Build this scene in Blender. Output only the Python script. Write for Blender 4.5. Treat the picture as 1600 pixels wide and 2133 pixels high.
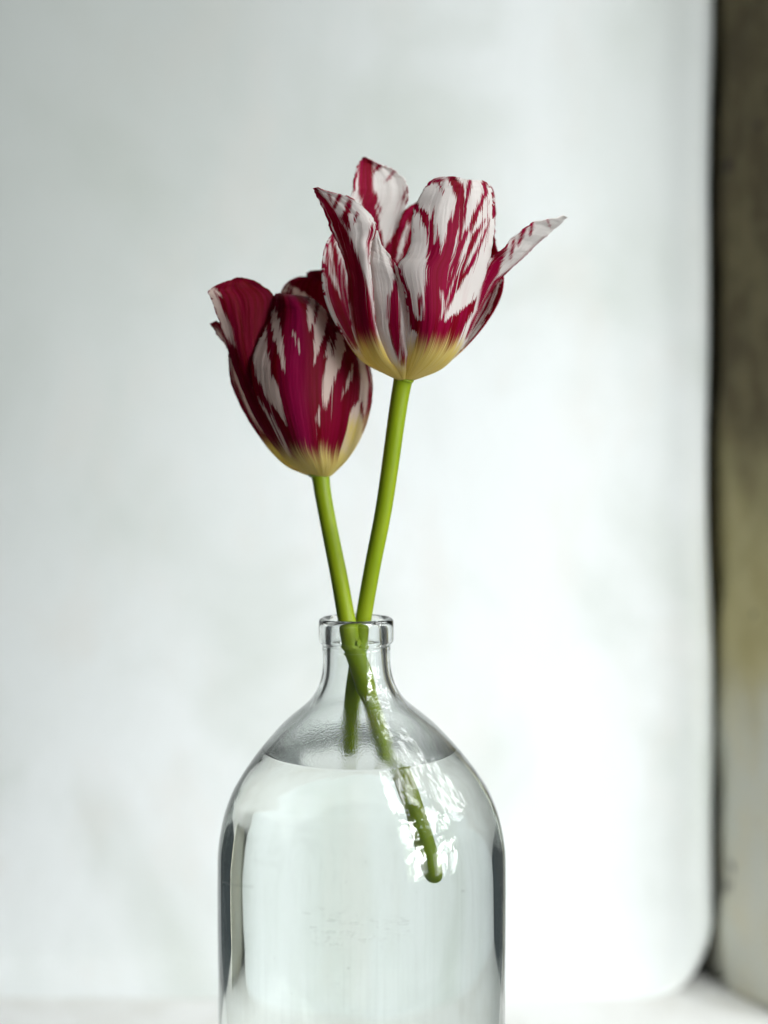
import bpy, bmesh, math, random
import numpy as np
from mathutils import Vector

# ------------------------------------------------------------------ scene, camera, light
S = bpy.context.scene
C = S.collection
for o in list(bpy.data.objects):
    bpy.data.objects.remove(o)

CAM_D, CAM_H = 0.60, 0.427          # camera to bottle axis, camera height above the table (m)
F_PX, HORIZON = 3000.0, 945.0      # focal length in photo pixels, row of the eye level

cam = bpy.data.cameras.new('camera')
cam_o = bpy.data.objects.new('camera', cam); C.objects.link(cam_o)
cam_o.location = (0, -CAM_D, CAM_H)
cam_o.rotation_euler = (math.radians(90), 0, 0)
cam.sensor_fit = 'HORIZONTAL'; cam.sensor_width = 24.0
cam.lens = F_PX / 1600 * 24.0
cam.shift_y = -(1066.5 - HORIZON) / 1600
cam.clip_start = 0.01; cam.clip_end = 50
cam.dof.use_dof = True
cam.dof.focus_distance = 0.574
cam.dof.aperture_fstop = 4.0
S.camera = cam_o

W = bpy.data.worlds.new('World'); S.world = W; W.use_nodes = True
bg = W.node_tree.nodes['Background']
bg.inputs['Color'].default_value = (0.80, 0.95, 1.0, 1)
bg.inputs['Strength'].default_value = 0.065

S.view_settings.view_transform = 'Standard'
S.view_settings.look = 'None'
S.view_settings.exposure = 0.06
S.view_settings.gamma = 1.0
S.view_settings.use_curve_mapping = False
S.cycles.use_denoising = True
S.cycles.max_bounces = 24
S.cycles.transmission_bounces = 20
S.cycles.glossy_bounces = 8
S.cycles.diffuse_bounces = 5
S.cycles.transparent_max_bounces = 16
S.cycles.caustics_refractive = True
S.cycles.caustics_reflective = True
S.cycles.blur_glossy = 0.6
S.cycles.sample_clamp_indirect = 6.0


# daylight from a tall window on the right, its upper lights sloping in; trees outside break the glow
def pane_light(loc, target, sx, sy, energy, spread=140):
    L = bpy.data.lights.new('window_pane_light', 'AREA'); L.shape = 'RECTANGLE'
    L.size = sx; L.size_y = sy; L.energy = energy; L.color = (0.97, 0.985, 1.0)
    L.spread = math.radians(spread)
    L.use_nodes = True
    nt = L.node_tree
    em = [n for n in nt.nodes if n.type == 'EMISSION'][0]
    ge = nt.nodes.new('ShaderNodeNewGeometry')
    no = nt.nodes.new('ShaderNodeTexNoise')
    no.inputs['Scale'].default_value = 7.0; no.inputs['Detail'].default_value = 3.0
    no.inputs['Roughness'].default_value = 0.5; no.inputs['Distortion'].default_value = 0.5
    mr = nt.nodes.new('ShaderNodeMapRange'); mr.interpolation_type = 'SMOOTHSTEP'
    mr.inputs[1].default_value = 0.43; mr.inputs[2].default_value = 0.56
    mr.inputs[3].default_value = 0.04; mr.inputs[4].default_value = 2.2
    cr = nt.nodes.new('ShaderNodeMix'); cr.data_type = 'RGBA'
    cr.inputs[6].default_value = (0.88, 1.0, 0.62, 1); cr.inputs[7].default_value = (1, 1, 1, 1)
    nt.links.new(ge.outputs['Position'], no.inputs['Vector'])
    # the view through the pane thins out into foliage towards its rim
    sp = nt.nodes.new('ShaderNodeSeparateXYZ'); nt.links.new(ge.outputs['Parametric'], sp.inputs[0])
    edge = None
    for ax in ('X', 'Y'):
        m1 = nt.nodes.new('ShaderNodeMath'); m1.operation = 'SUBTRACT'; m1.inputs[1].default_value = 0.5
        nt.links.new(sp.outputs[ax], m1.inputs[0])
        m2 = nt.nodes.new('ShaderNodeMath'); m2.operation = 'ABSOLUTE'; nt.links.new(m1.outputs[0], m2.inputs[0])
        m3 = nt.nodes.new('ShaderNodeMath'); m3.operation = 'POWER'; m3.inputs[1].default_value = 3.0; nt.links.new(m2.outputs[0], m3.inputs[0])
        if edge is None: edge = m3
        else:
            m4 = nt.nodes.new('ShaderNodeMath'); m4.operation = 'ADD'
            nt.links.new(edge.outputs[0], m4.inputs[0]); nt.links.new(m3.outputs[0], m4.inputs[1]); edge = m4
    sub = nt.nodes.new('ShaderNodeMath'); sub.operation = 'SUBTRACT'
    nt.links.new(no.outputs['Fac'], sub.inputs[0]); nt.links.new(edge.outputs[0], sub.inputs[1])
    nt.links.new(sub.outputs[0], mr.inputs[0])
    nt.links.new(mr.outputs[0], em.inputs['Strength'])
    nt.links.new(mr.outputs[0], cr.inputs[0])
    nt.links.new(cr.outputs[2], em.inputs['Color'])
    o = bpy.data.objects.new('window_pane_light', L); C.objects.link(o)
    o.location = loc
    o.rotation_euler = (Vector(target) - Vector(loc)).to_track_quat('-Z', 'Y').to_euler()
    return o


WIN_R, WIN_Z = 1.7, 0.26                      # distance of the window from the bottle, height of the bottle's shoulder
# (degrees right of the line bottle -> camera, pane width, ((elevation, energy), ...))
for az, wide, rows in ((44, 0.45, ((10, 3.7), (30, 3.5), (50, 1.6))), (74, 0.80, ((9, 2.9), (30, 2.9), (51, 2.2))), (103, 0.75, ((30, 1.5), (51, 1.7), (70, 1.2)))):
    for el, e in rows:
        a, b = math.radians(az), math.radians(el)
        p = (WIN_R * math.cos(b) * math.sin(a), -WIN_R * math.cos(b) * math.cos(a), WIN_Z + WIN_R * math.sin(b))
        pane_light(p, (0.13, 0.50, 0.22) if az < 90 else (0, 0.05, 0.3), wide if el < 60 else 0.6 * wide, 0.57, e, 80 if el < 40 and az < 90 else 110)

# ------------------------------------------------------------------ helpers
def tag(o, label=None, cat=None, group=None, kind=None):
    if label: o['label'] = label
    if cat: o['category'] = cat
    if group: o['group'] = group
    if kind: o['kind'] = kind
    return o


def obj(name, verts, faces, mats, parent=None, smooth=True):
    me = bpy.data.meshes.new(name)
    me.from_pydata([tuple(v) for v in verts], [], [tuple(f) for f in faces])
    me.update()
    if smooth:
        for p in me.polygons: p.use_smooth = True
    for m in (mats if isinstance(mats, (list, tuple)) else [mats]):
        me.materials.append(m)
    o = bpy.data.objects.new(name, me); C.objects.link(o)
    if parent:
        o.parent = parent
        o.matrix_parent_inverse = parent.matrix_world.inverted()
    return o


def empty(name, loc):
    o = bpy.data.objects.new(name, None); C.objects.link(o)
    o.location = loc; o.empty_display_size = 0.02
    bpy.context.view_layer.update()
    return o


def P(px, py, d):
    """photo pixel + depth behind the bottle axis (m) -> point"""
    k = (CAM_D + d) / F_PX
    return np.array([(px - 800) * k, d, CAM_H - (py - HORIZON) * k])


def nodes(name):
    m = bpy.data.materials.new(name); m.use_nodes = True
    nt = m.node_tree; nt.nodes.clear()
    out = nt.nodes.new('ShaderNodeOutputMaterial')
    return m, nt, out


class NT:
    def __init__(s, nt): s.nt = nt
    def n(s, t, **kw):
        nd = s.nt.nodes.new(t)
        for k, v in kw.items():
            if k.startswith('i_'):
                nd.inputs[k[2:].replace('_', ' ')].default_value = v
            else:
                setattr(nd, k, v)
        return nd
    def l(s, a, b): s.nt.links.new(a, b)
    def math(s, op, a, b=None, clamp=False):
        nd = s.nt.nodes.new('ShaderNodeMath'); nd.operation = op; nd.use_clamp = clamp
        for i, v in enumerate((a, b)):
            if v is None: continue
            if isinstance(v, (int, float)): nd.inputs[i].default_value = v
            else: s.l(v, nd.inputs[i])
        return nd.outputs[0]
    def ramp(s, v, a, b, lo=0.0, hi=1.0, smooth=True):
        nd = s.nt.nodes.new('ShaderNodeMapRange')
        nd.interpolation_type = 'SMOOTHSTEP' if smooth else 'LINEAR'
        s.l(v, nd.inputs[0])
        for i, x in enumerate((a, b, lo, hi)): nd.inputs[i + 1].default_value = x
        return nd.outputs[0]
    def mix(s, f, a, b, mode='MIX'):
        nd = s.nt.nodes.new('ShaderNodeMix'); nd.data_type = 'RGBA'; nd.blend_type = mode
        if isinstance(f, (int, float)): nd.inputs[0].default_value = f
        else: s.l(f, nd.inputs[0])
        for i, v in ((6, a), (7, b)):
            if isinstance(v, tuple): nd.inputs[i].default_value = (*v, 1) if len(v) == 3 else v
            else: s.l(v, nd.inputs[i])
        return nd.outputs[2]
    def noise(s, vec, scale, detail=3, rough=0.5, dist=0.0):
        nd = s.nt.nodes.new('ShaderNodeTexNoise')
        nd.inputs['Scale'].default_value = scale; nd.inputs['Detail'].default_value = detail
        nd.inputs['Roughness'].default_value = rough; nd.inputs['Distortion'].default_value = dist
        if vec is not None: s.l(vec, nd.inputs['Vector'])
        return nd.outputs['Fac']
    def mapped(s, vec, scale=(1, 1, 1), loc=(0, 0, 0)):
        nd = s.nt.nodes.new('ShaderNodeMapping')
        nd.inputs['Scale'].default_value = scale; nd.inputs['Location'].default_value = loc
        s.l(vec, nd.inputs['Vector'])
        return nd.outputs[0]
    def bump(s, h, strength, dist):
        nd = s.nt.nodes.new('ShaderNodeBump')
        nd.inputs['Strength'].default_value = strength; nd.inputs['Distance'].default_value = dist
        s.l(h, nd.inputs['Height'])
        return nd.outputs[0]


# ------------------------------------------------------------------ setting materials
def mat_canvas():
    m, nt, out = nodes('whitewashed_canvas'); t = NT(nt)
    co = t.n('ShaderNodeTexCoord').outputs['Object']
    b = t.n('ShaderNodeBsdfPrincipled', i_Roughness=0.85)
    big = t.noise(t.mapped(co, (3.2, 3.2, 2.6), (1.3, 0, 0.4)), 1.6, 4, 0.55, 0.3)
    mid = t.noise(t.mapped(co, (10, 10, 5), (4, 0, 0)), 1.7, 4, 0.55)
    c = t.mix(t.ramp(big, 0.40, 0.72), (0.835, 0.865, 0.875), (0.66, 0.70, 0.67))
    c = t.mix(t.ramp(mid, 0.50, 0.75, 0, 0.45), c, (0.78, 0.76, 0.73))
    for (wx, wz, rx, rz, k) in ((-0.27, 0.76, 0.28, 0.38, 0.58), (-0.30, 0.36, 0.20, 0.16, 0.18), (0.22, 0.72, 0.10, 0.22, 0.4)):   # mottled grey blobs that also put the light's falloff into the colour
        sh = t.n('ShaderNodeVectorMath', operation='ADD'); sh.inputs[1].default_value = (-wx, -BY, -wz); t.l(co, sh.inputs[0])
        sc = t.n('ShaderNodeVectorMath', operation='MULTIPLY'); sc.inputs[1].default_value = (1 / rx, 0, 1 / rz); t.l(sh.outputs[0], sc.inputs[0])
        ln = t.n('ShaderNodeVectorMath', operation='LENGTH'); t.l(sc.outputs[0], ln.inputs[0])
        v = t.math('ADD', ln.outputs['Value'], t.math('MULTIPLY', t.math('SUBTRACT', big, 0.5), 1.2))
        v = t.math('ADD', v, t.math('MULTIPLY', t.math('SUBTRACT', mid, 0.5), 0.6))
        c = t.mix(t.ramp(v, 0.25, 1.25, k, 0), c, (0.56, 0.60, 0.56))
    weave = t.noise(t.mapped(co, (900, 900, 60)), 1, 2, 0.6)
    c = t.mix(t.ramp(weave, 0.3, 0.75, 0, 0.12), c, (0.6, 0.63, 0.6))
    t.l(c, b.inputs['Base Color'])
    t.l(t.bump(weave, 0.2, 0.0005), b.inputs['Normal'])
    t.l(b.outputs[0], out.inputs[0])
    return m


def mat_plaster():
    m, nt, out = nodes('stained_plaster'); t = NT(nt)
    co = t.n('ShaderNodeTexCoord').outputs['Object']
    b = t.n('ShaderNodeBsdfPrincipled', i_Roughness=0.9)
    sep = t.n('ShaderNodeSeparateXYZ'); t.l(co, sep.inputs[0])
    n1 = t.noise(t.mapped(co, (9, 9, 5)), 1.5, 5, 0.6, 0.6)
    n2 = t.noise(t.mapped(co, (30, 30, 16), (2, 5, 1)), 1.4, 4, 0.6)
    # pale near the base, ochre above it, brown higher up, with ragged edges
    h = t.math('ADD', sep.outputs['Z'], t.math('MULTIPLY', t.math('SUBTRACT', n1, 0.5), 0.16))
    old = t.mix(t.ramp(n2, 0.35, 0.7), (0.135, 0.105, 0.055), (0.24, 0.20, 0.105))
    ochre = t.mix(t.ramp(n2, 0.3, 0.7), (0.52, 0.45, 0.22), (0.62, 0.55, 0.29))
    pale_base = t.mix(t.ramp(n2, 0.35, 0.75), (0.74, 0.74, 0.65), (0.76, 0.72, 0.57))
    c = t.mix(t.ramp(h, 0.16, 0.28), pale_base, ochre)
    c = t.mix(t.ramp(h, 0.33, 0.48), c, old)
    spots = t.noise(t.mapped(co, (26, 26, 20), (7, 3, 2)), 1.2, 2, 0.5)
    c = t.mix(t.ramp(spots, 0.66, 0.72), c, (0.05, 0.04, 0.04))
    t.l(c, b.inputs['Base Color'])
    t.l(t.bump(n2, 0.5, 0.003), b.inputs['Normal'])
    t.l(b.outputs[0], out.inputs[0])
    return m


def mat_table():
    m, nt, out = nodes('white_painted_shelf'); t = NT(nt)
    co = t.n('ShaderNodeTexCoord').outputs['Object']
    b = t.n('ShaderNodeBsdfPrincipled', i_Roughness=0.55)
    n1 = t.noise(t.mapped(co, (8, 8, 8)), 1.5, 5, 0.6)
    n2 = t.noise(t.mapped(co, (3, 80, 1)), 1.0, 4, 0.6)
    c = t.mix(t.ramp(n1, 0.4, 0.7), (0.86, 0.86, 0.85), (0.76, 0.75, 0.72))
    c = t.mix(t.ramp(n2, 0.55, 0.8, 0, 0.3), c, (0.55, 0.52, 0.47))
    t.l(c, b.inputs['Base Color'])
    t.l(t.bump(n2, 0.3, 0.001), b.inputs['Normal'])
    t.l(b.outputs[0], out.inputs[0])
    return m


def mat_dark_wall():
    m, nt, out = nodes('dark_recess'); t = NT(nt)
    co = t.n('ShaderNodeTexCoord').outputs['Object']
    b = t.n('ShaderNodeBsdfPrincipled', i_Roughness=0.9)
    n1 = t.noise(t.mapped(co, (12, 12, 6)), 1.5, 4, 0.6)
    t.l(t.mix(n1, (0.028, 0.027, 0.025), (0.055, 0.052, 0.045)), b.inputs['Base Color'])
    t.l(b.outputs[0], out.inputs[0])
    return m


# ------------------------------------------------------------------ setting
BY = 0.55                                # the board stands this far behind the bottle (m)
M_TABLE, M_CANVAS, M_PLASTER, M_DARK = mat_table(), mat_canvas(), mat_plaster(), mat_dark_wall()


def box(name, x0, x1, y0, y1, z0, z1, mat, bevel=0.004, parent=None):
    bm = bmesh.new()
    bmesh.ops.create_cube(bm, size=1)
    for v in bm.verts:
        v.co = Vector((x0 + (v.co.x + .5) * (x1 - x0), y0 + (v.co.y + .5) * (y1 - y0), z0 + (v.co.z + .5) * (z1 - z0)))
    if bevel: bmesh.ops.bevel(bm, geom=bm.edges[:], offset=bevel, segments=2, affect='EDGES', profile=0.5)
    me = bpy.data.meshes.new(name); bm.to_mesh(me); bm.free()
    me.materials.append(mat)
    o = bpy.data.objects.new(name, me); C.objects.link(o)
    if parent: o.parent = parent
    return o


tag(box('tabletop', -0.43, 0.36, -0.45, 0.72, -0.035, 0.0, M_TABLE), kind='structure')
tag(box('wall_back', -1.30, 0.90, 0.64, 0.70, 0.002, 1.5, M_DARK, 0), kind='structure')

# the pale canvas board leaning in front of the recess: right and lower edges roll back
def board():
    x0, x1 = -0.43, 0.264
    z0, z1 = 0.001, 1.15
    nx, nz = 120, 110
    vs, fs = [], []
    R = 0.026                                # how far the edge rolls back
    rnd = random.Random(3)
    for j in range(nz + 1):
        tz = j / nz
        z = z0 + (z1 - z0) * (tz ** 1.5)
        wob = 0.0022 * math.sin(z * 9 + 0.6) + 0.0012 * math.sin(z * 23 + 2)
        # rounded lower right corner
        rc = 0.055
        cut = 0.0
        if z < rc: cut = rc - math.sqrt(max(0, rc * rc - (rc - z) ** 2))
        xr = x1 + wob - cut * 0.8
        for i in range(nx + 1):
            u = 1 - (1 - i / nx) ** 1.8
            x = x0 + (xr - x0) * u
            e = max(0.0, (x - (xr - R)) / R)
            y = BY - 0.022 * max(0.0, 1 - z / 0.03) ** 2 + 0.018 * (1 - math.sqrt(max(0.0, 1 - e * e))) + 0.0015 * math.sin(x * 14 + z * 5)
            vs.append((x, y, z))
    for j in range(nz):
        for i in range(nx):
            a = j * (nx + 1) + i
            fs.append((a, a + 1, a + nx + 2, a + nx + 1))
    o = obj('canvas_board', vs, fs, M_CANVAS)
    s = o.modifiers.new('thickness', 'SOLIDIFY'); s.thickness = 0.004; s.offset = -1
    return tag(o, 'tall whitewashed canvas board standing behind the glass bottle', 'backdrop')
board()

# stained plaster pier closing the recess on the right: its face runs towards the viewer
def pier():
    a = np.array([0.271, 0.637]); b = np.array([0.273, 0.545]); c = np.array([0.307, 0.473]); d = np.array([0.318, 0.476]); e = np.array([0.318, 0.637])
    ring = []
    def seg(p, q, n):
        for k in range(n): ring.append(p + (q - p) * k / n)
    seg(a, b, 6); seg(b, c, 40); seg(c, d, 6); seg(d, e, 6); seg(e, a, 6)
    nz = 90; z1 = 1.3
    vs, fs = [], []
    n = len(ring)
    rnd = random.Random(5)
    for j in range(nz + 1):
        z = 0.001 + (z1) * j / nz
        for k, p in enumerate(ring):
            w = 0.0015 * math.sin(z * 31 + p[1] * 40) + 0.001 * math.sin(z * 77 + p[1] * 90 + 1) if 0 < k < 46 else 0
            vs.append((p[0] + w, p[1], z))
    for j in range(nz):
        for k in range(n):
            k2 = (k + 1) % n
            fs.append((j * n + k, j * n + k2, (j + 1) * n + k2, (j + 1) * n + k))
    fs.append(tuple(range(n))); fs.append(tuple(nz * n + k for k in reversed(range(n))))
    o = obj('wall_pier', vs, fs, M_PLASTER)
    bm = bmesh.new(); bm.from_mesh(o.data); bmesh.ops.recalc_face_normals(bm, faces=bm.faces); bm.to_mesh(o.data); bm.free()
    return tag(o, 'brown stained plaster pier beside the pale canvas board', 'wall', kind='structure')
pier()

# ------------------------------------------------------------------ glass bottle and water
def mat_glass(inner):
    m, nt, out = nodes('old_clear_glass_' + ('inside' if inner else 'outside')); t = NT(nt)
    co = t.n('ShaderNodeTexCoord').outputs['Object']
    b = t.n('ShaderNodeBsdfPrincipled', i_IOR=1.5)
    b.inputs['Transmission Weight'].default_value = 1.0
    b.inputs['Base Color'].default_value = (0.965, 0.985, 0.975, 1)
    b.inputs['Roughness'].default_value = 0.0
    sep = t.n('ShaderNodeSeparateXYZ'); t.l(co, sep.inputs[0])
    wav = t.noise(t.mapped(co, (28, 28, 9)), 1.0, 2, 0.5)          # hand-made ripple
    if inner:
        fog = t.noise(t.mapped(co, (160, 160, 120)), 9, 2, 0.6)
        z = t.math('ADD', sep.outputs['Z'], t.math('MULTIPLY', t.math('SUBTRACT', t.noise(co, 60, 3), 0.5), 0.02))
        band = t.math('MULTIPLY', t.ramp(z, 0.301, 0.3045), t.ramp(z, 0.320, 0.330, 1, 0))
        h = t.math('MULTIPLY', fog, band)
        bp = t.n('ShaderNodeBump'); bp.inputs['Strength'].default_value = 0.35; bp.inputs['Distance'].default_value = 0.00035
        t.l(h, bp.inputs['Height'])
        bp2 = t.n('ShaderNodeBump'); bp2.inputs['Strength'].default_value = 0.25; bp2.inputs['Distance'].default_value = 0.003
        t.l(wav, bp2.inputs['Height']); t.l(bp.outputs[0], bp2.inputs['Normal'])
        t.l(bp2.outputs[0], b.inputs['Normal'])
        t.l(t.math('MULTIPLY', band, 0.0), b.inputs['Roughness'])
        t.l(b.outputs[0], out.inputs[0])
    else:
        t.l(t.bump(wav, 0.12, 0.003), b.inputs['Normal'])
        # scuffs, dried drops and fine vertical scratches
        d = t.n('ShaderNodeBsdfDiffuse'); d.inputs[0].default_value = (0.55, 0.56, 0.54, 1)
        patch = t.noise(t.mapped(co, (20, 20, 30), (3, 0, 1)), 1.0, 3, 0.6)
        speck = t.noise(t.mapped(co, (150, 150, 520)), 1.0, 5, 0.75)
        pm = t.n('ShaderNodeVectorMath', operation='MULTIPLY'); sh = t.n('ShaderNodeVectorMath', operation='ADD')
        sh.inputs[1].default_value = (0.004, 0.06, -0.247); pm.inputs[1].default_value = (42, 20, 130)
        t.l(co, sh.inputs[0]); t.l(sh.outputs[0], pm.inputs[0])
        ln = t.n('ShaderNodeVectorMath', operation='LENGTH'); t.l(pm.outputs[0], ln.inputs[0])
        spot = t.ramp(t.math('ADD', ln.outputs['Value'], t.math('MULTIPLY', t.math('SUBTRACT', patch, 0.5), 4.0)), 0.3, 1.3, 1, 0)
        sc = t.math('MULTIPLY', t.math('MAXIMUM', spot, t.ramp(patch, 0.60, 0.75, 0, 0.6)), t.ramp(speck, 0.52, 0.62))
        vert = t.noise(t.mapped(co, (700, 700, 12)), 1.0, 3, 0.6)
        sc2 = t.ramp(vert, 0.5, 0.85, 0, 0.06)
        dots = t.noise(t.mapped(co, (600, 600, 600), (9, 9, 9)), 1.0, 1, 0.5)
        sc3 = t.ramp(dots, 0.80, 0.83, 0, 0.6)
        f = t.math('ADD', t.math('ADD', t.math('MULTIPLY', sc, 0.16), sc2), sc3, clamp=True)
        f = t.math('MULTIPLY', f, t.ramp(sep.outputs['Z'], 0.267, 0.292, 1, 0.15))
        mx = t.n('ShaderNodeMixShader')
        t.l(f, mx.inputs[0]); t.l(b.outputs[0], mx.inputs[1]); t.l(d.outputs[0], mx.inputs[2])
        t.l(mx.outputs[0], out.inputs[0])
    return m


def mat_water():
    m, nt, out = nodes('clear_water'); t = NT(nt)
    b = t.n('ShaderNodeBsdfPrincipled', i_IOR=1.333)
    b.inputs['Transmission Weight'].default_value = 1.0
    b.inputs['Base Color'].default_value = (0.985, 0.995, 0.99, 1)
    b.inputs['Roughness'].default_value = 0.0
    t.l(b.outputs[0], out.inputs[0])
    return m


MM = 0.0002   # metres per photo pixel at the bottle
# (photo row, half width in px)
OUT = [(1291, 62), (1287, 68), (1287, 72), (1290, 76), (1296, 78), (1330, 78), (1337, 76), (1341, 72.5), (1345, 71), (1352, 71.5), (1356, 70.5), (1375, 70), (1397, 72),
       (1415, 76), (1433, 83), (1448, 92), (1462, 104), (1478, 123), (1494, 143), (1512, 163), (1530, 180), (1548, 196), (1566, 211),
       (1585, 226), (1604, 240), (1624, 253), (1644, 265), (1664, 274), (1685, 282), (1706, 288), (1730, 293), (1755, 297), (1784, 299),
       (1850, 299.5), (1950, 299), (2100, 297.5), (2300, 297), (2700, 297), (2995, 296), (3035, 292), (3060, 283), (3074, 270), (3079.5, 250), (3077, 180), (3069, 100), (3065, 0)]
INN = [(1291, 62), (1296, 57), (1310, 55), (1340, 55), (1375, 56), (1397, 58),
       (1415, 61), (1433, 67), (1450, 76), (1466, 88), (1484, 108), (1502, 128), (1520, 147), (1538, 164), (1556, 180), (1575, 195),
       (1594, 209), (1613, 222), (1633, 235), (1652, 246), (1672, 256), (1693, 264), (1714, 270), (1738, 275), (1760, 279), (1786, 281),
       (1850, 281.5), (1950, 281), (2100, 279.5), (2300, 279), (2700, 279), (2975, 278), (3010, 270), (3030, 255), (3040, 230), (3037, 150), (3030, 80), (3025, 0)]


def smooth_profile(pts, sub=3):
    p = np.array(pts, float)
    out = []
    for i in range(len(p) - 1):
        p0 = p[max(i - 1, 0)]; p1 = p[i]; p2 = p[i + 1]; p3 = p[min(i + 2, len(p) - 1)]
        for k in range(sub):
            s = k / sub
            q = 0.5 * ((2 * p1) + (p2 - p0) * s + (2 * p0 - 5 * p1 + 4 * p2 - p3) * s * s + (-p0 + 3 * p1 - 3 * p2 + p3) * s ** 3)
            out.append(q)
    out.append(p[-1])
    return [(a, max(b, 0.0)) for a, b in out]


def axis_x(py):
    """the old bottle leans a little: axis in photo px"""
    t = min(max((py - 1290) / 500.0, 0), 1.0)
    return 742 + 12 * (t * t * (3 - 2 * t))


def revolve(profile, nseg=160, grow=0.0):
    vs, fs = [], []
    rings = []
    for py, hw in profile:
        z = CAM_H - (py - HORIZON) * MM
        cx = (axis_x(py) - 800) * MM
        r = hw * MM + grow
        if hw < 0.01:
            vs.append((cx, 0, z)); rings.append([len(vs) - 1])
        else:
            st = len(vs)
            for k in range(nseg):
                a = 2 * math.pi * k / nseg
                vs.append((cx + r * math.cos(a), r * math.sin(a), z))
            rings.append(list(range(st, st + nseg)))
    for a, b in zip(rings[:-1], rings[1:]):
        n = max(len(a), len(b))
        for k in range(n):
            k2 = (k + 1) % n
            if len(b) == 1: fs.append((a[k], b[0], a[k2]))
            elif len(a) == 1: fs.append((a[0], b[k], b[k2]))
            else: fs.append((a[k], b[k], b[k2], a[k2]))
    return vs, fs, rings


def fix_normals(o):
    bm = bmesh.new(); bm.from_mesh(o.data)
    bmesh.ops.remove_doubles(bm, verts=bm.verts, dist=1e-6)
    bmesh.ops.recalc_face_normals(bm, faces=bm.faces)
    bm.to_mesh(o.data); bm.free()


def bottle():
    prof_o = smooth_profile(OUT); prof_i = smooth_profile(INN)
    prof = list(reversed(prof_i)) + prof_o[1:]
    vs, fs, rings = revolve(prof)
    base = ((754 - 800) * MM, 0, 0)
    vs = [(v[0] - base[0], v[1], v[2]) for v in vs]
    o = obj('glass_bottle', vs, fs, [mat_glass(False), mat_glass(True)])
    n_in = len(prof_i) - 1
    zc = 160
    # faces come ring by ring: inner rings first
    count = 0
    for idx in range(len(rings) - 1):
        n = max(len(rings[idx]), len(rings[idx + 1]))
        if idx < n_in:
            for f in range(count, count + n): o.data.polygons[f].material_index = 1
        count += n
    fix_normals(o)
    o.location = base
    return tag(o, 'old clear glass bottle with round shoulders holding water and two tulips', 'bottle')
bottle()

LEVEL = 1575.0
def water():
    prof_i = smooth_profile(INN, 3)
    below = [(py, hw) for py, hw in prof_i if py > LEVEL - 9]
    rw = np.interp(LEVEL - 10, [p[0] for p in prof_i[:80]], [p[1] for p in prof_i[:80]])
    top = [(LEVEL, 0), (LEVEL, rw * 0.5), (LEVEL, rw * 0.8), (LEVEL - 0.3, rw - 30), (LEVEL - 1, rw - 20), (LEVEL - 2.6, rw - 12), (LEVEL - 5, rw - 6.5), (LEVEL - 7.5, rw - 3), (LEVEL - 10, rw)]
    vs, fs, rings = revolve(top + below, 160, 0.0)
    # bring the flanks 0.15 mm into the glass
    ax = (754 - 800) * MM
    nv = []
    for v in vs:
        cx = (axis_x(HORIZON + (CAM_H - v[2]) / MM) - 800) * MM
        r = math.hypot(v[0] - cx, v[1])
        k = 1 + 0.00018 / r if r > 1e-5 else 1
        z = v[2] - (0.00018 if v[2] < 0.03 else 0)
        nv.append((cx + (v[0] - cx) * k, v[1] * k, z))
    z0 = min(v[2] for v in nv)
    nv = [(v[0] - ax, v[1], v[2] - z0) for v in nv]
    o = obj('water', nv, fs, mat_water())
    fix_normals(o)
    o.location = (ax, 0, z0)
    return tag(o, 'clear water filling the glass bottle up to its shoulder', 'water')
water()

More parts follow.
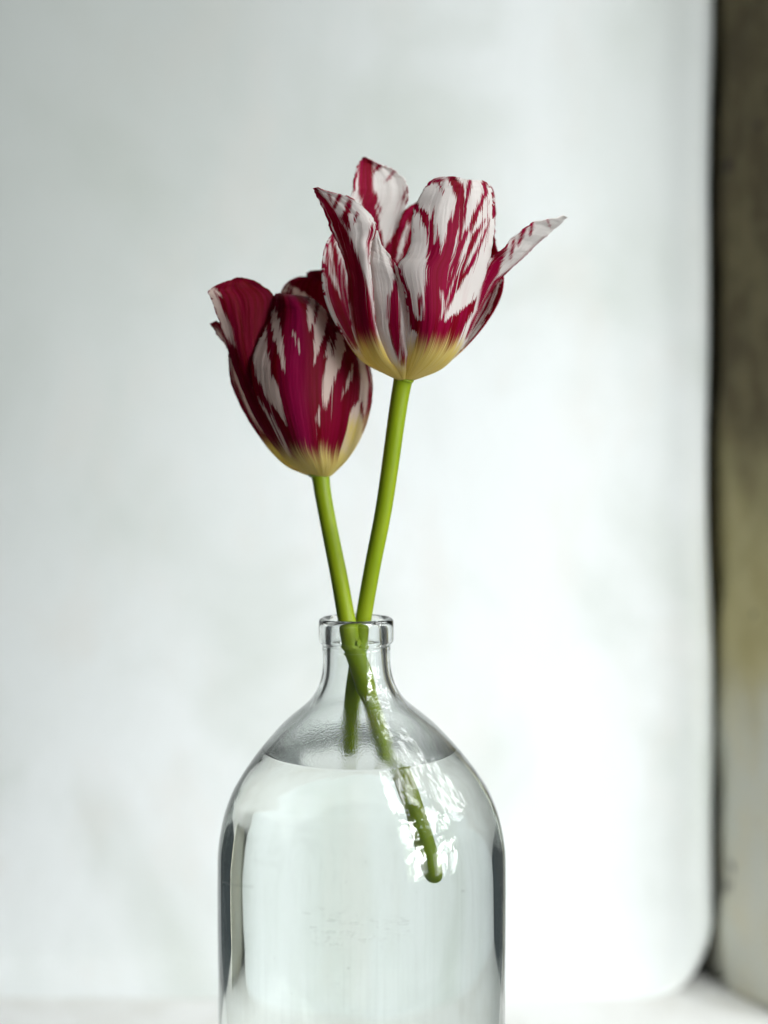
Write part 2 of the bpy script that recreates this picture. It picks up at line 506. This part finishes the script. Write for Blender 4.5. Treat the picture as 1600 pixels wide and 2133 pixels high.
# ------------------------------------------------------------------ tulips
def mat_petal(name, seed, dark, bloom=0.0):
    m, nt, out = nodes(name); t = NT(nt)
    uv = t.n('ShaderNodeUVMap').outputs[0]
    at = t.n('ShaderNodeAttribute', attribute_name='flare_mask').outputs['Fac']
    ye = t.n('ShaderNodeAttribute', attribute_name='base_mask').outputs['Fac']
    st = t.noise(t.mapped(uv, (40, 1.8, 1), (seed, seed * 2, 0)), 1.0, 4, 0.65)
    st2 = t.noise(t.mapped(uv, (95, 2.6, 1), (seed, 3, 0)), 1.0, 3, 0.6)
    st = t.math('ADD', t.math('MULTIPLY', t.math('SUBTRACT', st, 0.5), 1.0), t.math('MULTIPLY', t.math('SUBTRACT', st2, 0.5), 0.8))
    s = t.math('ADD', at, t.math('MULTIPLY', st, 2.2))
    # crimson fringe along the margin, broken up by the veins
    su0 = t.n('ShaderNodeSeparateXYZ'); t.l(uv, su0.inputs[0])
    em = t.math('MINIMUM', t.math('MINIMUM', su0.outputs[0], t.math('SUBTRACT', 1.0, su0.outputs[0])), t.math('SUBTRACT', 1.0, su0.outputs[1]))
    fr = t.noise(t.mapped(uv, (7, 22, 1), (seed * 5, 2, 0)), 1.0, 3, 0.6)
    s = t.math('ADD', s, t.math('MULTIPLY', t.ramp(em, 0.0, 0.05, 1.4, 0), t.ramp(fr, 0.46, 0.62)))
    # long hairlines of the other colour
    hl = t.noise(t.mapped(uv, (75, 1.1, 1), (seed * 7, 4, 0)), 1.0, 2, 0.5)
    s = t.math('ADD', s, t.ramp(hl, 0.64, 0.70, 0, 1.0 if not dark else 0.5))
    hl2 = t.noise(t.mapped(uv, (70, 1.3, 1), (seed * 9, 8, 0)), 1.0, 2, 0.5)
    s = t.math('SUBTRACT', s, t.ramp(hl2, 0.66, 0.72, 0, 0.9))
    f = t.ramp(s, -0.10, 0.10)
    hue = t.noise(t.mapped(uv, (14, 1.6, 1), (seed * 3, 1, 0)), 1.0, 3, 0.6)
    if dark:
        red = t.mix(t.ramp(hue, 0.35, 0.65), (0.23, 0.0008, 0.009), (0.34, 0.002, 0.042))
        white = (0.90, 0.76, 0.70)
    else:
        red = t.mix(t.ramp(hue, 0.35, 0.65), (0.29, 0.0008, 0.013), (0.42, 0.002, 0.062))
        white = (0.92, 0.89, 0.87)
    if bloom:                                 # bloom: the keel's sheen, painted into the colour along the midrib
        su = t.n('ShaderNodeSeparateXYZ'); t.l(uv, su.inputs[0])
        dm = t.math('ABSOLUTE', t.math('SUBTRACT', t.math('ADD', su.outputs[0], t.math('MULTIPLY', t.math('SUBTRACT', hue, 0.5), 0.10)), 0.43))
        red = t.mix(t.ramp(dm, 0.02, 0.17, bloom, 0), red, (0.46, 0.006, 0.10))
    pink = t.noise(t.mapped(uv, (9, 2, 1), (seed, 7, 0)), 1.0, 2, 0.5)
    wh = t.mix(t.ramp(pink, 0.55, 0.8, 0, 0.35), white, (0.72, 0.50, 0.52))
    # fine vein tint
    wh = t.mix(t.ramp(st2, 0.5, 0.8, 0, 0.25), wh, (0.66, 0.50, 0.50))
    c = t.mix(f, wh, red)
    ys = t.math('ADD', ye, t.math('MULTIPLY', st, 2.4))
    yf = t.ramp(ys, -0.6, 0.6)
    yc = t.mix(t.ramp(st2, 0.35, 0.7), (0.86, 0.70, 0.17), (0.92, 0.82, 0.38))
    c = t.mix(yf, c, yc)
    b = t.n('ShaderNodeBsdfPrincipled', i_Roughness=0.48)
    b.inputs['Specular IOR Level'].default_value = 0.14
    t.l(c, b.inputs['Base Color'])
    vein = t.noise(t.mapped(uv, (120, 1.5, 1), (0, 1, 0)), 1.0, 3, 0.6)
    wav = t.noise(t.mapped(uv, (10, 2.5, 1), (seed, 1, 0)), 1.0, 2, 0.5)
    bp = t.n('ShaderNodeBump'); bp.inputs['Strength'].default_value = 0.35; bp.inputs['Distance'].default_value = 0.0006
    t.l(vein, bp.inputs['Height'])
    bp2 = t.n('ShaderNodeBump'); bp2.inputs['Strength'].default_value = 0.35; bp2.inputs['Distance'].default_value = 0.003
    t.l(wav, bp2.inputs['Height']); t.l(bp.outputs[0], bp2.inputs['Normal'])
    t.l(bp2.outputs[0], b.inputs['Normal'])
    tr = t.n('ShaderNodeBsdfTranslucent'); t.l(c, tr.inputs[0])
    mx = t.n('ShaderNodeMixShader', i_Fac=0.55)
    t.l(b.outputs[0], mx.inputs[1]); t.l(tr.outputs[0], mx.inputs[2])
    t.l(mx.outputs[0], out.inputs[0])
    return m


def catmull(rows, n):
    r = np.array(rows, float); k = len(r)
    ts = np.linspace(0, k - 1, n)
    i = np.minimum(ts.astype(int), k - 2); s = (ts - i)[:, None]
    p0 = r[np.maximum(i - 1, 0)]; p1 = r[i]; p2 = r[i + 1]; p3 = r[np.minimum(i + 2, k - 1)]
    return 0.5 * ((2 * p1) + (p2 - p0) * s + (2 * p0 - 5 * p1 + 4 * p2 - p3) * s ** 2 + (-p0 + 3 * p1 - 3 * p2 + p3) * s ** 3)


def sdf(pts, strokes):
    """signed distance (positive inside) to a set of tapering strokes [(x, y, half width), ...]"""
    best = np.full(len(pts), -1e3)
    for s in strokes:
        s = np.array(s, float)
        m = len(s) - 1
        for n, (a, b) in enumerate(zip(s[:-1], s[1:])):
            d = b[:2] - a[:2]
            L2 = max(d @ d, 1e-6)
            L = math.sqrt(L2)
            t0 = ((pts - a[:2]) @ d) / L2
            t = np.clip(t0, 0, 1)
            perp = np.abs((pts[:, 0] - a[0]) * d[1] - (pts[:, 1] - a[1]) * d[0]) / L
            over = np.abs(t0 - t) * L
            k = np.where(((t0 < 0) & (n == 0)) | ((t0 > 1) & (n == m - 1)), 0.38, 1.0)   # strokes feather out along the veins
            w = a[2] + t * (b[2] - a[2])
            best = np.maximum(best, w - np.sqrt(perp ** 2 + (over * k) ** 2))
    return best


NU, NV = 60, 120
def petal(parent, mat, rows, conv, depth0, base_red, strokes, yolk, scale, counter=(), jit=3.0, seed=0, prof=1.0):
    """rows: left x,y,depth(mm)  right x,y,depth(mm)  bulge(mm towards the viewer)"""
    R = catmull(rows, NV)
    rnd = np.random.RandomState(seed)
    # ragged margin
    def wob(n, f):
        xs = np.linspace(0, f, n); k = rnd.randn(f + 2)
        i = xs.astype(int); s = xs - i; s = s * s * (3 - 2 * s)
        return k[i] * (1 - s) + k[i + 1] * s
    env = np.clip(np.linspace(-0.3, 1.6, NV), 0, 1)
    for c in (0, 1, 3, 4):
        R[:, c] += (wob(NV, 22) * 0.8 + wob(NV, 46) * 0.8 + 0.7 * wob(NV, 90)) * jit * 0.8 * env
    edge_wave_l = wob(NV, 14) * 0.8 * env; edge_wave_r = wob(NV, 14) * 0.8 * env
    u = np.linspace(0, 1, NU)
    X = R[:, 0:1] * (1 - u) + R[:, 3:4] * u
    Y = R[:, 1:2] * (1 - u) + R[:, 4:5] * u
    D = R[:, 2:3] * (1 - u) + R[:, 5:6] * u - R[:, 6:7] * (4 * u * (1 - u)) ** prof
    D = D + edge_wave_l[:, None] * np.clip(1 - u * 4, 0, 1) + edge_wave_r[:, None] * np.clip(u * 4 - 3, 0, 1)
    # soft longitudinal crumple
    V = np.linspace(0, 1, NV)[:, None]
    D = D + 0.35 * np.sin(u * 17 + seed + 2 * V) * np.clip(V * 3 - 0.6, 0, 1) * 0.6
    pts2 = np.stack([X.ravel(), Y.ravel()], 1)
    px, py = conv(pts2[:, 0], pts2[:, 1])
    d = depth0 + D.ravel() * 0.001
    k = (CAM_D + d) / F_PX
    co = np.stack([(px - 800) * k, d, CAM_H - (py - HORIZON) * k], 1)
    faces = []
    for j in range(NV - 1):
        for i in range(NU - 1):
            a = j * NU + i
            faces.append((a, a + 1, a + NU + 1, a + NU))
    o = obj('petal', co, faces, mat, parent)
    me = o.data
    s = sdf(pts2, strokes) / scale if strokes else np.full(len(pts2), -2.0)
    if base_red: s = -s                      # strokes are white on a red petal
    if counter:
        c2 = sdf(pts2, counter) / scale
        s = np.maximum(s, c2) if base_red else np.minimum(s, -c2)
    s = np.clip(s, -1.5, 1.5)
    y = np.clip(yolk(pts2[:, 0], pts2[:, 1]), -1.5, 1.5)
    for nm, val in (('flare_mask', s), ('base_mask', y)):
        a = me.attributes.new(nm, 'FLOAT', 'POINT'); a.data.foreach_set('value', val.astype(np.float32))
    uvl = me.uv_layers.new(name='UVMap')
    li = np.empty(len(me.loops), int); me.loops.foreach_get('vertex_index', li)
    UU = np.tile(u, NV); VV = np.repeat(np.linspace(0, 1, NV), NU)
    uvl.data.foreach_set('uv', np.stack([UU[li], VV[li]], 1).ravel().astype(np.float32))
    so = o.modifiers.new('thickness', 'SOLIDIFY'); so.thickness = 0.0004; so.offset = 0
    return o


def mat_stem():
    m, nt, out = nodes('tulip_stem'); t = NT(nt)
    co = t.n('ShaderNodeTexCoord').outputs['Object']
    n1 = t.noise(t.mapped(co, (260, 260, 22)), 1.0, 3, 0.6)
    n2 = t.noise(t.mapped(co, (30, 30, 30)), 1.0, 2, 0.5)
    c = t.mix(n1, (0.17, 0.25, 0.002), (0.28, 0.38, 0.006))
    c = t.mix(t.ramp(n2, 0.4, 0.7, 0, 0.5), c, (0.30, 0.36, 0.015))
    b = t.n('ShaderNodeBsdfPrincipled', i_Roughness=0.42)
    b.inputs['Specular IOR Level'].default_value = 0.3
    t.l(c, b.inputs['Base Color'])
    b.inputs['Subsurface Weight'].default_value = 0.15
    b.inputs['Subsurface Radius'].default_value = (0.6, 1.0, 0.1)
    b.inputs['Subsurface Scale'].default_value = 0.002
    t.l(t.bump(n1, 0.15, 0.0005), b.inputs['Normal'])
    t.l(b.outputs[0], out.inputs[0])
    return m
M_STEM = mat_stem()


def tube(name, path, parent, mat, n=28, sub=8):
    """path: px, py, depth(m), radius px"""
    q = catmull(path, (len(path) - 1) * sub + 1)
    pts = np.array([P(a, b, c) for a, b, c, r in q]); rad = q[:, 3] * MM
    vs, fs = [], []
    tang = np.gradient(pts, axis=0); tang /= np.linalg.norm(tang, axis=1)[:, None]
    prev = None
    for i, (p, tg, r) in enumerate(zip(pts, tang, rad)):
        a = np.array([1, 0, 0]) - tg * tg[0]; a /= np.linalg.norm(a)
        b = np.cross(tg, a)
        for k in range(n):
            th = 2 * math.pi * k / n
            vs.append(p + r * (math.cos(th) * a + math.sin(th) * b))
    m = len(pts)
    for i in range(m - 1):
        for k in range(n):
            k2 = (k + 1) % n
            fs.append((i * n + k, i * n + k2, (i + 1) * n + k2, (i + 1) * n + k))
    # rounded ends
    vs.append(pts[0] - tang[0] * rad[0] * 0.3); vs.append(pts[-1] + tang[-1] * rad[-1] * 0.3)
    for k in range(n):
        k2 = (k + 1) % n
        fs.append((m * n, k2, k)); fs.append((m * n + 1, (m - 1) * n + k, (m - 1) * n + k2))
    o = obj(name, vs, fs, mat, parent)
    fix_normals(o)
    for p in o.data.polygons: p.use_smooth = True
    return o


# ---- open tulip (upper), traced in a 2.857x enlargement with its corner at (640, 310)
c1 = lambda x, y: (640 + x / 2.857, 310 + y / 2.857)
m_open = mat_petal('open_tulip_petal', 1.7, False)
D1 = 0.0
t1 = empty('tulip', tuple(P(729, 1594, 0.006)))
tag(t1, 'wide open tulip with white and crimson flamed petals flaring above the other bloom', 'tulip')
y1 = lambda lim, soft=110.0: (lambda x, y: (y - lim) / soft)

# back left
petal(t1, m_open, [
    (545, 1370, 0, 590, 1372, 3, 0), (330, 1265, -3, 560, 1250, 15, -3), (180, 1060, -5, 540, 1080, 24, -6), (103, 880, -5, 520, 880, 28, -8),
    (88, 720, -3, 520, 700, 30, -8), (103, 600, 2, 540, 560, 30, -8), (150, 500, 10, 560, 450, 30, -8), (215, 380, 17, 590, 330, 30, -6),
    (262, 285, 21, 606, 255, 30, -4), (276, 180, 23, 570, 170, 30, -3), (298, 105, 25, 500, 118, 30, -2), (318, 68, 26, 425, 92, 29, -1), (338, 52, 27, 348, 54, 27, 0)],
    c1, D1, False,
    [[(350, 75, 45), (345, 150, 45), (345, 250, 42), (370, 340, 42), (395, 430, 32), (420, 560, 30)], [(405, 300, 18), (425, 350, 10)], [(430, 100, 14), (400, 130, 10)],
     [(560, 460, 10), (520, 540, 25), (480, 640, 45)], [(150, 540, 12), (170, 680, 20), (200, 800, 20), (240, 950, 20)],
     [(105, 700, 6), (150, 850, 25), (210, 1000, 40), (260, 1130, 35)], [(595, 240, 8), (575, 290, 6)], [(520, 130, 6), (480, 180, 3)], [(285, 150, 5), (275, 220, 4)], [(115, 600, 4), (125, 760, 8), (175, 950, 9)], [(205, 680, 6), (240, 880, 9)], [(130, 640, 4), (150, 740, 7)]],
    y1(1190), 30, seed=11)
# back right
petal(t1, m_open, [
    (600, 1374, 2, 650, 1372, 2, 0), (560, 1280, 14, 850, 1262, 4, -3), (520, 1120, 22, 990, 1130, 6, -7), (500, 960, 27, 1090, 1000, 7, -10),
    (490, 800, 29, 1148, 890, 8, -10), (495, 680, 30, 1170, 780, 8, -10), (515, 560, 30, 1150, 660, 9, -10), (540, 460, 30, 1120, 560, 10, -9),
    (580, 368, 29, 1116, 450, 11, -8), (660, 310, 28, 1118, 330, 12, -6), (760, 260, 26, 1108, 255, 13, -4), (900, 230, 22, 1088, 220, 14, -2)],
    c1, D1, True,
    [[(600, 470, 12), (565, 560, 16), (540, 640, 14)], [(1165, 760, 6), (1080, 960, 10), (1000, 1090, 14), (900, 1200, 18)], [(1090, 850, 6), (1010, 1010, 6)]],
    y1(1215), 34, seed=12)
# front centre, tucked under its neighbours
petal(t1, m_open, [
    (555, 1375, -3, 582, 1372, -4, 1), (480, 1240, -11, 595, 1240, -16, 2), (400, 1080, -16, 610, 1080, -21, 3), (385, 930, -19, 615, 930, -23, 3),
    (365, 790, -20, 610, 800, -23, 3), (360, 680, -21, 565, 735, -23, 3), (370, 600, -21, 530, 697, -23, 2), (385, 540, -21, 490, 635, -22, 1),
    (402, 503, -21, 450, 595, -21, 1), (412, 486, -21, 425, 530, -21, 0)],
    c1, D1, False,
    [[(525, 800, 12), (520, 900, 28), (520, 1050, 34), (538, 1150, 32), (562, 1250, 18)], [(508, 660, 12), (515, 730, 8)], [(590, 800, 10), (596, 950, 8)], [(480, 880, 3), (480, 1000, 5)]],
    y1(1290, 90), 26, counter=[[(552, 1080, 4), (555, 1180, 5), (552, 1250, 6)], [(562, 930, 4), (560, 1020, 5)]], seed=13)
# right, flung outwards
petal(t1, m_open, [
    (590, 1374, -2, 640, 1374, -1, 0), (780, 1290, -7, 805, 1305, -2, 1), (890, 1180, -8, 930, 1170, 0, 1), (955, 1040, -9, 988, 1060, 1, 2),
    (990, 920, -10, 1050, 930, 2, 2), (1020, 800, -11, 1115, 820, 2, 2), (1065, 690, -12, 1190, 735, 2, 2), (1105, 638, -13, 1250, 678, 2, 2),
    (1150, 612, -14, 1312, 622, 2, 2), (1205, 550, -14, 1372, 566, 2, 2), (1270, 490, -14, 1422, 520, 2, 2), (1340, 442, -13, 1467, 480, 1, 1),
    (1430, 420, -11, 1507, 445, 0, 1), (1500, 405, -8, 1533, 420, -3, 0), (1540, 400, -6, 1546, 408, -5, 0)],
    c1, D1, False,
    [[(1335, 450, 10), (1328, 500, 5)], [(1290, 475, 14), (1260, 555, 6)], [(1225, 560, 8), (1210, 640, 6)], [(1430, 425, 5), (1440, 450, 3)], [(1180, 590, 8), (1150, 660, 12)],
     [(1140, 640, 26), (1105, 720, 38), (1065, 800, 26), (1020, 940, 8)], [(1400, 535, 4), (1240, 690, 8), (1120, 790, 12), (1020, 960, 10), (950, 1100, 12)]],
    y1(1230), 24, seed=14)
# front left
petal(t1, m_open, [
    (540, 1375, -3, 580, 1372, -4, 1), (415, 1310, -5, 535, 1310, -9, 2), (335, 1230, -6, 480, 1240, -14, 4), (275, 1090, -8, 420, 1090, -20, 5), (250, 930, -9, 403, 950, -23, 6),
    (243, 780, -10, 388, 820, -24, 6), (215, 650, -11, 374, 680, -25, 5), (180, 565, -13, 376, 590, -25, 5), (145, 490, -15, 408, 495, -25, 4),
    (120, 425, -17, 400, 430, -25, 4), (97, 365, -19, 362, 372, -25, 3), (76, 315, -21, 270, 294, -25, 2), (52, 272, -23, 170, 265, -26, 1), (36, 240, -25, 60, 235, -26, 0)],
    c1, D1, False,
    [[(50, 245, 14), (110, 320, 20), (165, 420, 30), (215, 540, 40), (262, 660, 48), (295, 800, 58), (318, 920, 62), (332, 1020, 62), (350, 1110, 60), (385, 1200, 55)],
     [(190, 285, 14), (160, 350, 10)], [(245, 340, 16), (228, 410, 20), (240, 450, 10)], [(292, 400, 5), (280, 440, 3)], [(385, 480, 12), (366, 560, 12), (362, 640, 5)],
     [(90, 240, 8), (145, 262, 4)], [(108, 380, 8), (160, 520, 8), (235, 700, 8)], [(130, 270, 8), (140, 300, 5)], [(400, 860, 3), (405, 1000, 4)]],
    y1(1150), 30, counter=[[(140, 440, 4), (200, 600, 5), (240, 740, 4)]], seed=15)
# front right, the broadest
petal(t1, m_open, [
    (572, 1372, -3, 640, 1372, -3, 1), (580, 1270, -12, 800, 1290, -8, 5), (592, 1150, -20, 905, 1190, -9, 9), (600, 1000, -25, 965, 1050, -10, 10),
    (580, 860, -27, 1005, 900, -10, 10), (542, 705, -27, 1060, 750, -11, 10), (592, 628, -26, 1090, 640, -12, 9), (620, 530, -26, 1102, 540, -13, 8),
    (622, 430, -26, 1112, 420, -14, 7), (640, 340, -26, 1112, 300, -15, 6), (690, 245, -27, 1092, 235, -16, 5), (728, 200, -28, 1070, 208, -17, 4), (768, 174, -28, 1040, 192, -18, 3), (830, 168, -28, 1000, 208, -20, 2), (862, 162, -27, 962, 184, -22, 1)],
    c1, D1, False,
    [[(860, 175, 24), (895, 225, 28), (912, 310, 34), (890, 420, 36), (850, 520, 38), (820, 620, 46), (785, 740, 55), (775, 850, 60), (755, 960, 62), (745, 1060, 66), (720, 1150, 70)],
     [(648, 345, 10), (700, 400, 22), (735, 470, 28), (755, 590, 38), (760, 700, 52), (750, 950, 55)],
     [(965, 200, 9), (945, 320, 12), (920, 450, 12), (880, 620, 12), (845, 760, 12), (795, 900, 8)],
     [(1055, 215, 16), (1060, 260, 14), (1000, 400, 14), (945, 510, 18), (905, 600, 18), (875, 720, 18), (830, 850, 14), (800, 960, 10)],
     [(1052, 430, 6), (1005, 510, 14), (960, 600, 15), (915, 720, 14), (875, 820, 14), (835, 940, 10)],
     [(1088, 420, 6), (1040, 540, 10), (980, 680, 12), (905, 790, 14), (870, 860, 8)], [(1105, 270, 8), (1092, 310, 4)],
     [(995, 915, 14), (930, 990, 35), (870, 1060, 58), (830, 1140, 55), (780, 1200, 50)], [(672, 900, 10), (672, 980, 6)],
     [(560, 760, 8), (600, 860, 12), (615, 960, 16), (640, 1050, 30), (710, 1070, 50), (800, 1070, 40)], [(775, 190, 14), (735, 200, 8)], [(785, 205, 8), (797, 235, 3)], [(745, 390, 3), (745, 480, 4)]],
    y1(1165), 30, seed=16, counter=[[(810, 470, 26), (800, 545, 14), (795, 590, 5)], [(770, 480, 14), (765, 540, 5)], [(800, 860, 6), (810, 950, 12), (800, 990, 8)]])
tube('stem', [(842, 786, -0.0005, 22), (838, 800, 0, 19.5), (828, 860, 0.0005, 18.5), (801, 1050, 0.0015, 17.5), (776, 1180, 0.0025, 17), (757, 1290, 0.0035, 17), (744, 1380, 0.0042, 17), (736, 1440, 0.0048, 17),
              (731, 1500, 0.0055, 17), (729, 1550, 0.006, 16.5), (728.5, 1578, 0.006, 15.5), (728, 1590, 0.006, 13), (728, 1594, 0.006, 8)], t1, M_STEM)

# ---- cupped tulip (lower), traced in a 4.2105x enlargement with its corner at (420, 550)
c2 = lambda x, y: (420 + x / 4.2105, 550 + y / 4.2105)
m_cup = mat_petal('cupped_tulip_petal', 5.3, True)
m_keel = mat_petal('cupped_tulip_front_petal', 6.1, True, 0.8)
D2 = 0.020
t2 = empty('tulip', tuple(P(868, 1820, -0.004)))
tag(t2, 'cupped dark crimson tulip with white flecks, its stem reaching deep into the water', 'tulip')
y2 = lambda lim, soft=150.0: (lambda x, y: (y - lim) / soft)
# back right
petal(t2, m_cup, [
    (1000, 1862, 2, 1100, 1860, 2, 0), (900, 1600, 14, 1300, 1600, 10, -4), (800, 1200, 22, 1400, 1200, 14, -6), (740, 800, 24, 1400, 800, 14, -6),
    (690, 500, 22, 1350, 500, 14, -6), (688, 320, 20, 1300, 330, 14, -5), (700, 232, 19, 1260, 250, 14, -4), (765, 150, 19, 1230, 180, 14, -2),
    (855, 115, 19, 1200, 120, 15, -1), (930, 122, 19, 1180, 95, 15, 0), (918, 84, 19, 1150, 70, 15, 0), (970, 58, 19, 1080, 55, 16, 0)],
    c2, D2, True, [[(705, 235, 12), (760, 225, 20), (830, 250, 26), (900, 278, 14)], [(740, 180, 8), (800, 210, 14), (880, 250, 10)]], y2(1700), 40,
    counter=[[(730, 195, 6), (800, 245, 7), (850, 280, 6)]], seed=21)
# back left, mostly hidden
petal(t2, m_cup, [
    (960, 1862, 2, 1040, 1862, 2, 0), (800, 1600, 12, 1000, 1600, 14, -3), (560, 1200, 16, 950, 1200, 22, -5), (430, 800, 16, 900, 800, 24, -5),
    (400, 520, 15, 850, 520, 22, -4), (430, 370, 14, 700, 380, 20, -3), (480, 290, 14, 610, 300, 18, -1)],
    c2, D2, True, [[(600, 500, 20), (620, 800, 30)]], y2(1700), 40, seed=26)
# left, its tip turned out
petal(t2, m_cup, [
    (960, 1862, 0, 1040, 1862, 3, 0), (760, 1780, 0, 900, 1780, 8, 1), (622, 1660, 0, 800, 1640, 12, 2), (490, 1490, 0, 720, 1470, 15, 2), (365, 1290, 0, 640, 1270, 16, 2),
    (272, 1085, 0, 580, 1060, 16, 2), (240, 930, 0, 520, 910, 16, 2), (238, 810, 0, 460, 790, 15, 2), (222, 735, 1, 390, 690, 13, 1), (165, 655, 2, 300, 610, 10, 0), (112, 580, 3, 215, 555, 7, 0), (76, 522, 4, 125, 498, 5, 0)],
    c2, D2, True, [[(262, 860, 14), (300, 1000, 26), (370, 1150, 30), (450, 1320, 28), (520, 1440, 14)], [(150, 620, 16), (200, 700, 12)]], y2(1560), 50, seed=22)
# right side
petal(t2, m_cup, [
    (1080, 1862, -1, 1130, 1860, 1, 0), (1130, 1780, -6, 1250, 1745, 3, 2), (1190, 1640, -8, 1345, 1615, 4, 2), (1240, 1470, -9, 1425, 1455, 4, 2),
    (1280, 1280, -9, 1478, 1280, 4, 2), (1300, 1080, -9, 1500, 1080, 4, 2), (1300, 930, -9, 1482, 930, 4, 2), (1280, 830, -8, 1425, 815, 4, 1), (1250, 740, -7, 1330, 740, 2, 0)],
    c2, D2, False, [[(1440, 860, 16), (1478, 1050, 12), (1470, 1250, 26), (1420, 1450, 18)], [(1340, 800, 25), (1350, 1000, 45), (1340, 1180, 45), (1310, 1250, 20)], [(1400, 1250, 10), (1420, 1380, 14)]],
    lambda x, y: np.maximum((y - 1620) / 150.0, np.minimum((y - 1380) / 160.0, 0.45 - np.abs(x - 1330) / 160.0)), 40, seed=23, jit=1.5)
# front left, broad dark inner face
petal(t2, m_cup, [
    (980, 1862, -1, 1080, 1862, -2, 0), (800, 1770, -4, 1000, 1780, -6, 2), (640, 1600, -6, 900, 1620, -9, 3), (500, 1400, -8, 800, 1420, -11, 4), (390, 1180, -9, 700, 1200, -11, 5),
    (318, 1000, -9, 640, 1020, -10, 5), (265, 850, -9, 600, 860, -9, 5), (232, 740, -9, 580, 740, -8, 5), (192, 610, -9, 600, 610, -8, 4), (148, 480, -10, 622, 480, -8, 3),
    (105, 370, -11, 648, 380, -8, 2), (72, 290, -12, 640, 290, -7, 1), (56, 238, -12, 565, 208, -7, 0), (112, 195, -12, 475, 150, -7, 0), (225, 150, -10, 400, 126, -7, 0), (310, 124, -9, 345, 120, -8, 0)],
    c2, D2, True, [[(70, 225, 26), (120, 330, 36), (165, 450, 46), (215, 560, 42), (265, 680, 14)], [(100, 215, 12), (150, 260, 10)]], y2(1640), 40, seed=24)
# front centre with a keel
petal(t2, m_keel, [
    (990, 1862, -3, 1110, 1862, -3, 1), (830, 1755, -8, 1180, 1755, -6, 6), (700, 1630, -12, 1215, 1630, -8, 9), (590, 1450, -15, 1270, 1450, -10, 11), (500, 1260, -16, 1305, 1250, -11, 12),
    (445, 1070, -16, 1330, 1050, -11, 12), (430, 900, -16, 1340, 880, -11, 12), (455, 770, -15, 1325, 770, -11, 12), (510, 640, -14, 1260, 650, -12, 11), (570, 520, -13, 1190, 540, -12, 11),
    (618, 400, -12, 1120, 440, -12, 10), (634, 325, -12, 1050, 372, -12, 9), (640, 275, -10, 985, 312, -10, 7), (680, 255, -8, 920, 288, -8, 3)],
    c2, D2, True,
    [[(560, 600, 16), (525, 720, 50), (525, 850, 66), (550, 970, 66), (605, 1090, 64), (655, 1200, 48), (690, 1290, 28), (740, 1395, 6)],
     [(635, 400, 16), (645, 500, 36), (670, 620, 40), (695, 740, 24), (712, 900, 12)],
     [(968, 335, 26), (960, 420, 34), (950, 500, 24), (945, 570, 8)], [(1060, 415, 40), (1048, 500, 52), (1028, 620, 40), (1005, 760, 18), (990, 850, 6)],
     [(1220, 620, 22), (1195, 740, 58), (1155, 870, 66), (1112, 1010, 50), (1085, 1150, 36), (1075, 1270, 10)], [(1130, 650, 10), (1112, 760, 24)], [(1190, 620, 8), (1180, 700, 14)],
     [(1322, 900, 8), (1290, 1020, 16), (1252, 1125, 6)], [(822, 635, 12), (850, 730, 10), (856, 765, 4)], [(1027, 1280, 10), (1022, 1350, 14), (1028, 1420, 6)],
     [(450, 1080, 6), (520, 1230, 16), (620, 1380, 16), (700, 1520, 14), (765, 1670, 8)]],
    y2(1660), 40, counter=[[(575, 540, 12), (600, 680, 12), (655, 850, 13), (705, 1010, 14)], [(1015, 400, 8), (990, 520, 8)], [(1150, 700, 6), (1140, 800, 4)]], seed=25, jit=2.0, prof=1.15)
tube('stem', [(664, 982, 0.0195, 24), (668, 994, 0.0195, 19.5), (673, 1030, 0.0185, 18), (686, 1100, 0.015, 17.5), (706, 1200, 0.0065, 18), (722, 1290, -0.0012, 18.5), (732, 1338, -0.0034, 18.5), (735, 1345, -0.0036, 20.5),
              (741, 1362, -0.0039, 20), (753, 1400, -0.0042, 21), (762, 1435, -0.0044, 20), (767, 1450, -0.0044, 17.5), (776, 1480, -0.0045, 16.5), (793, 1545, -0.0045, 16.5),
              (812, 1615, -0.0045, 16.5), (840, 1710, -0.0045, 16.5), (862, 1790, -0.0045, 17), (868, 1812, -0.0045, 16), (871, 1822, -0.0045, 12), (872, 1826, -0.0045, 7)], t2, M_STEM)
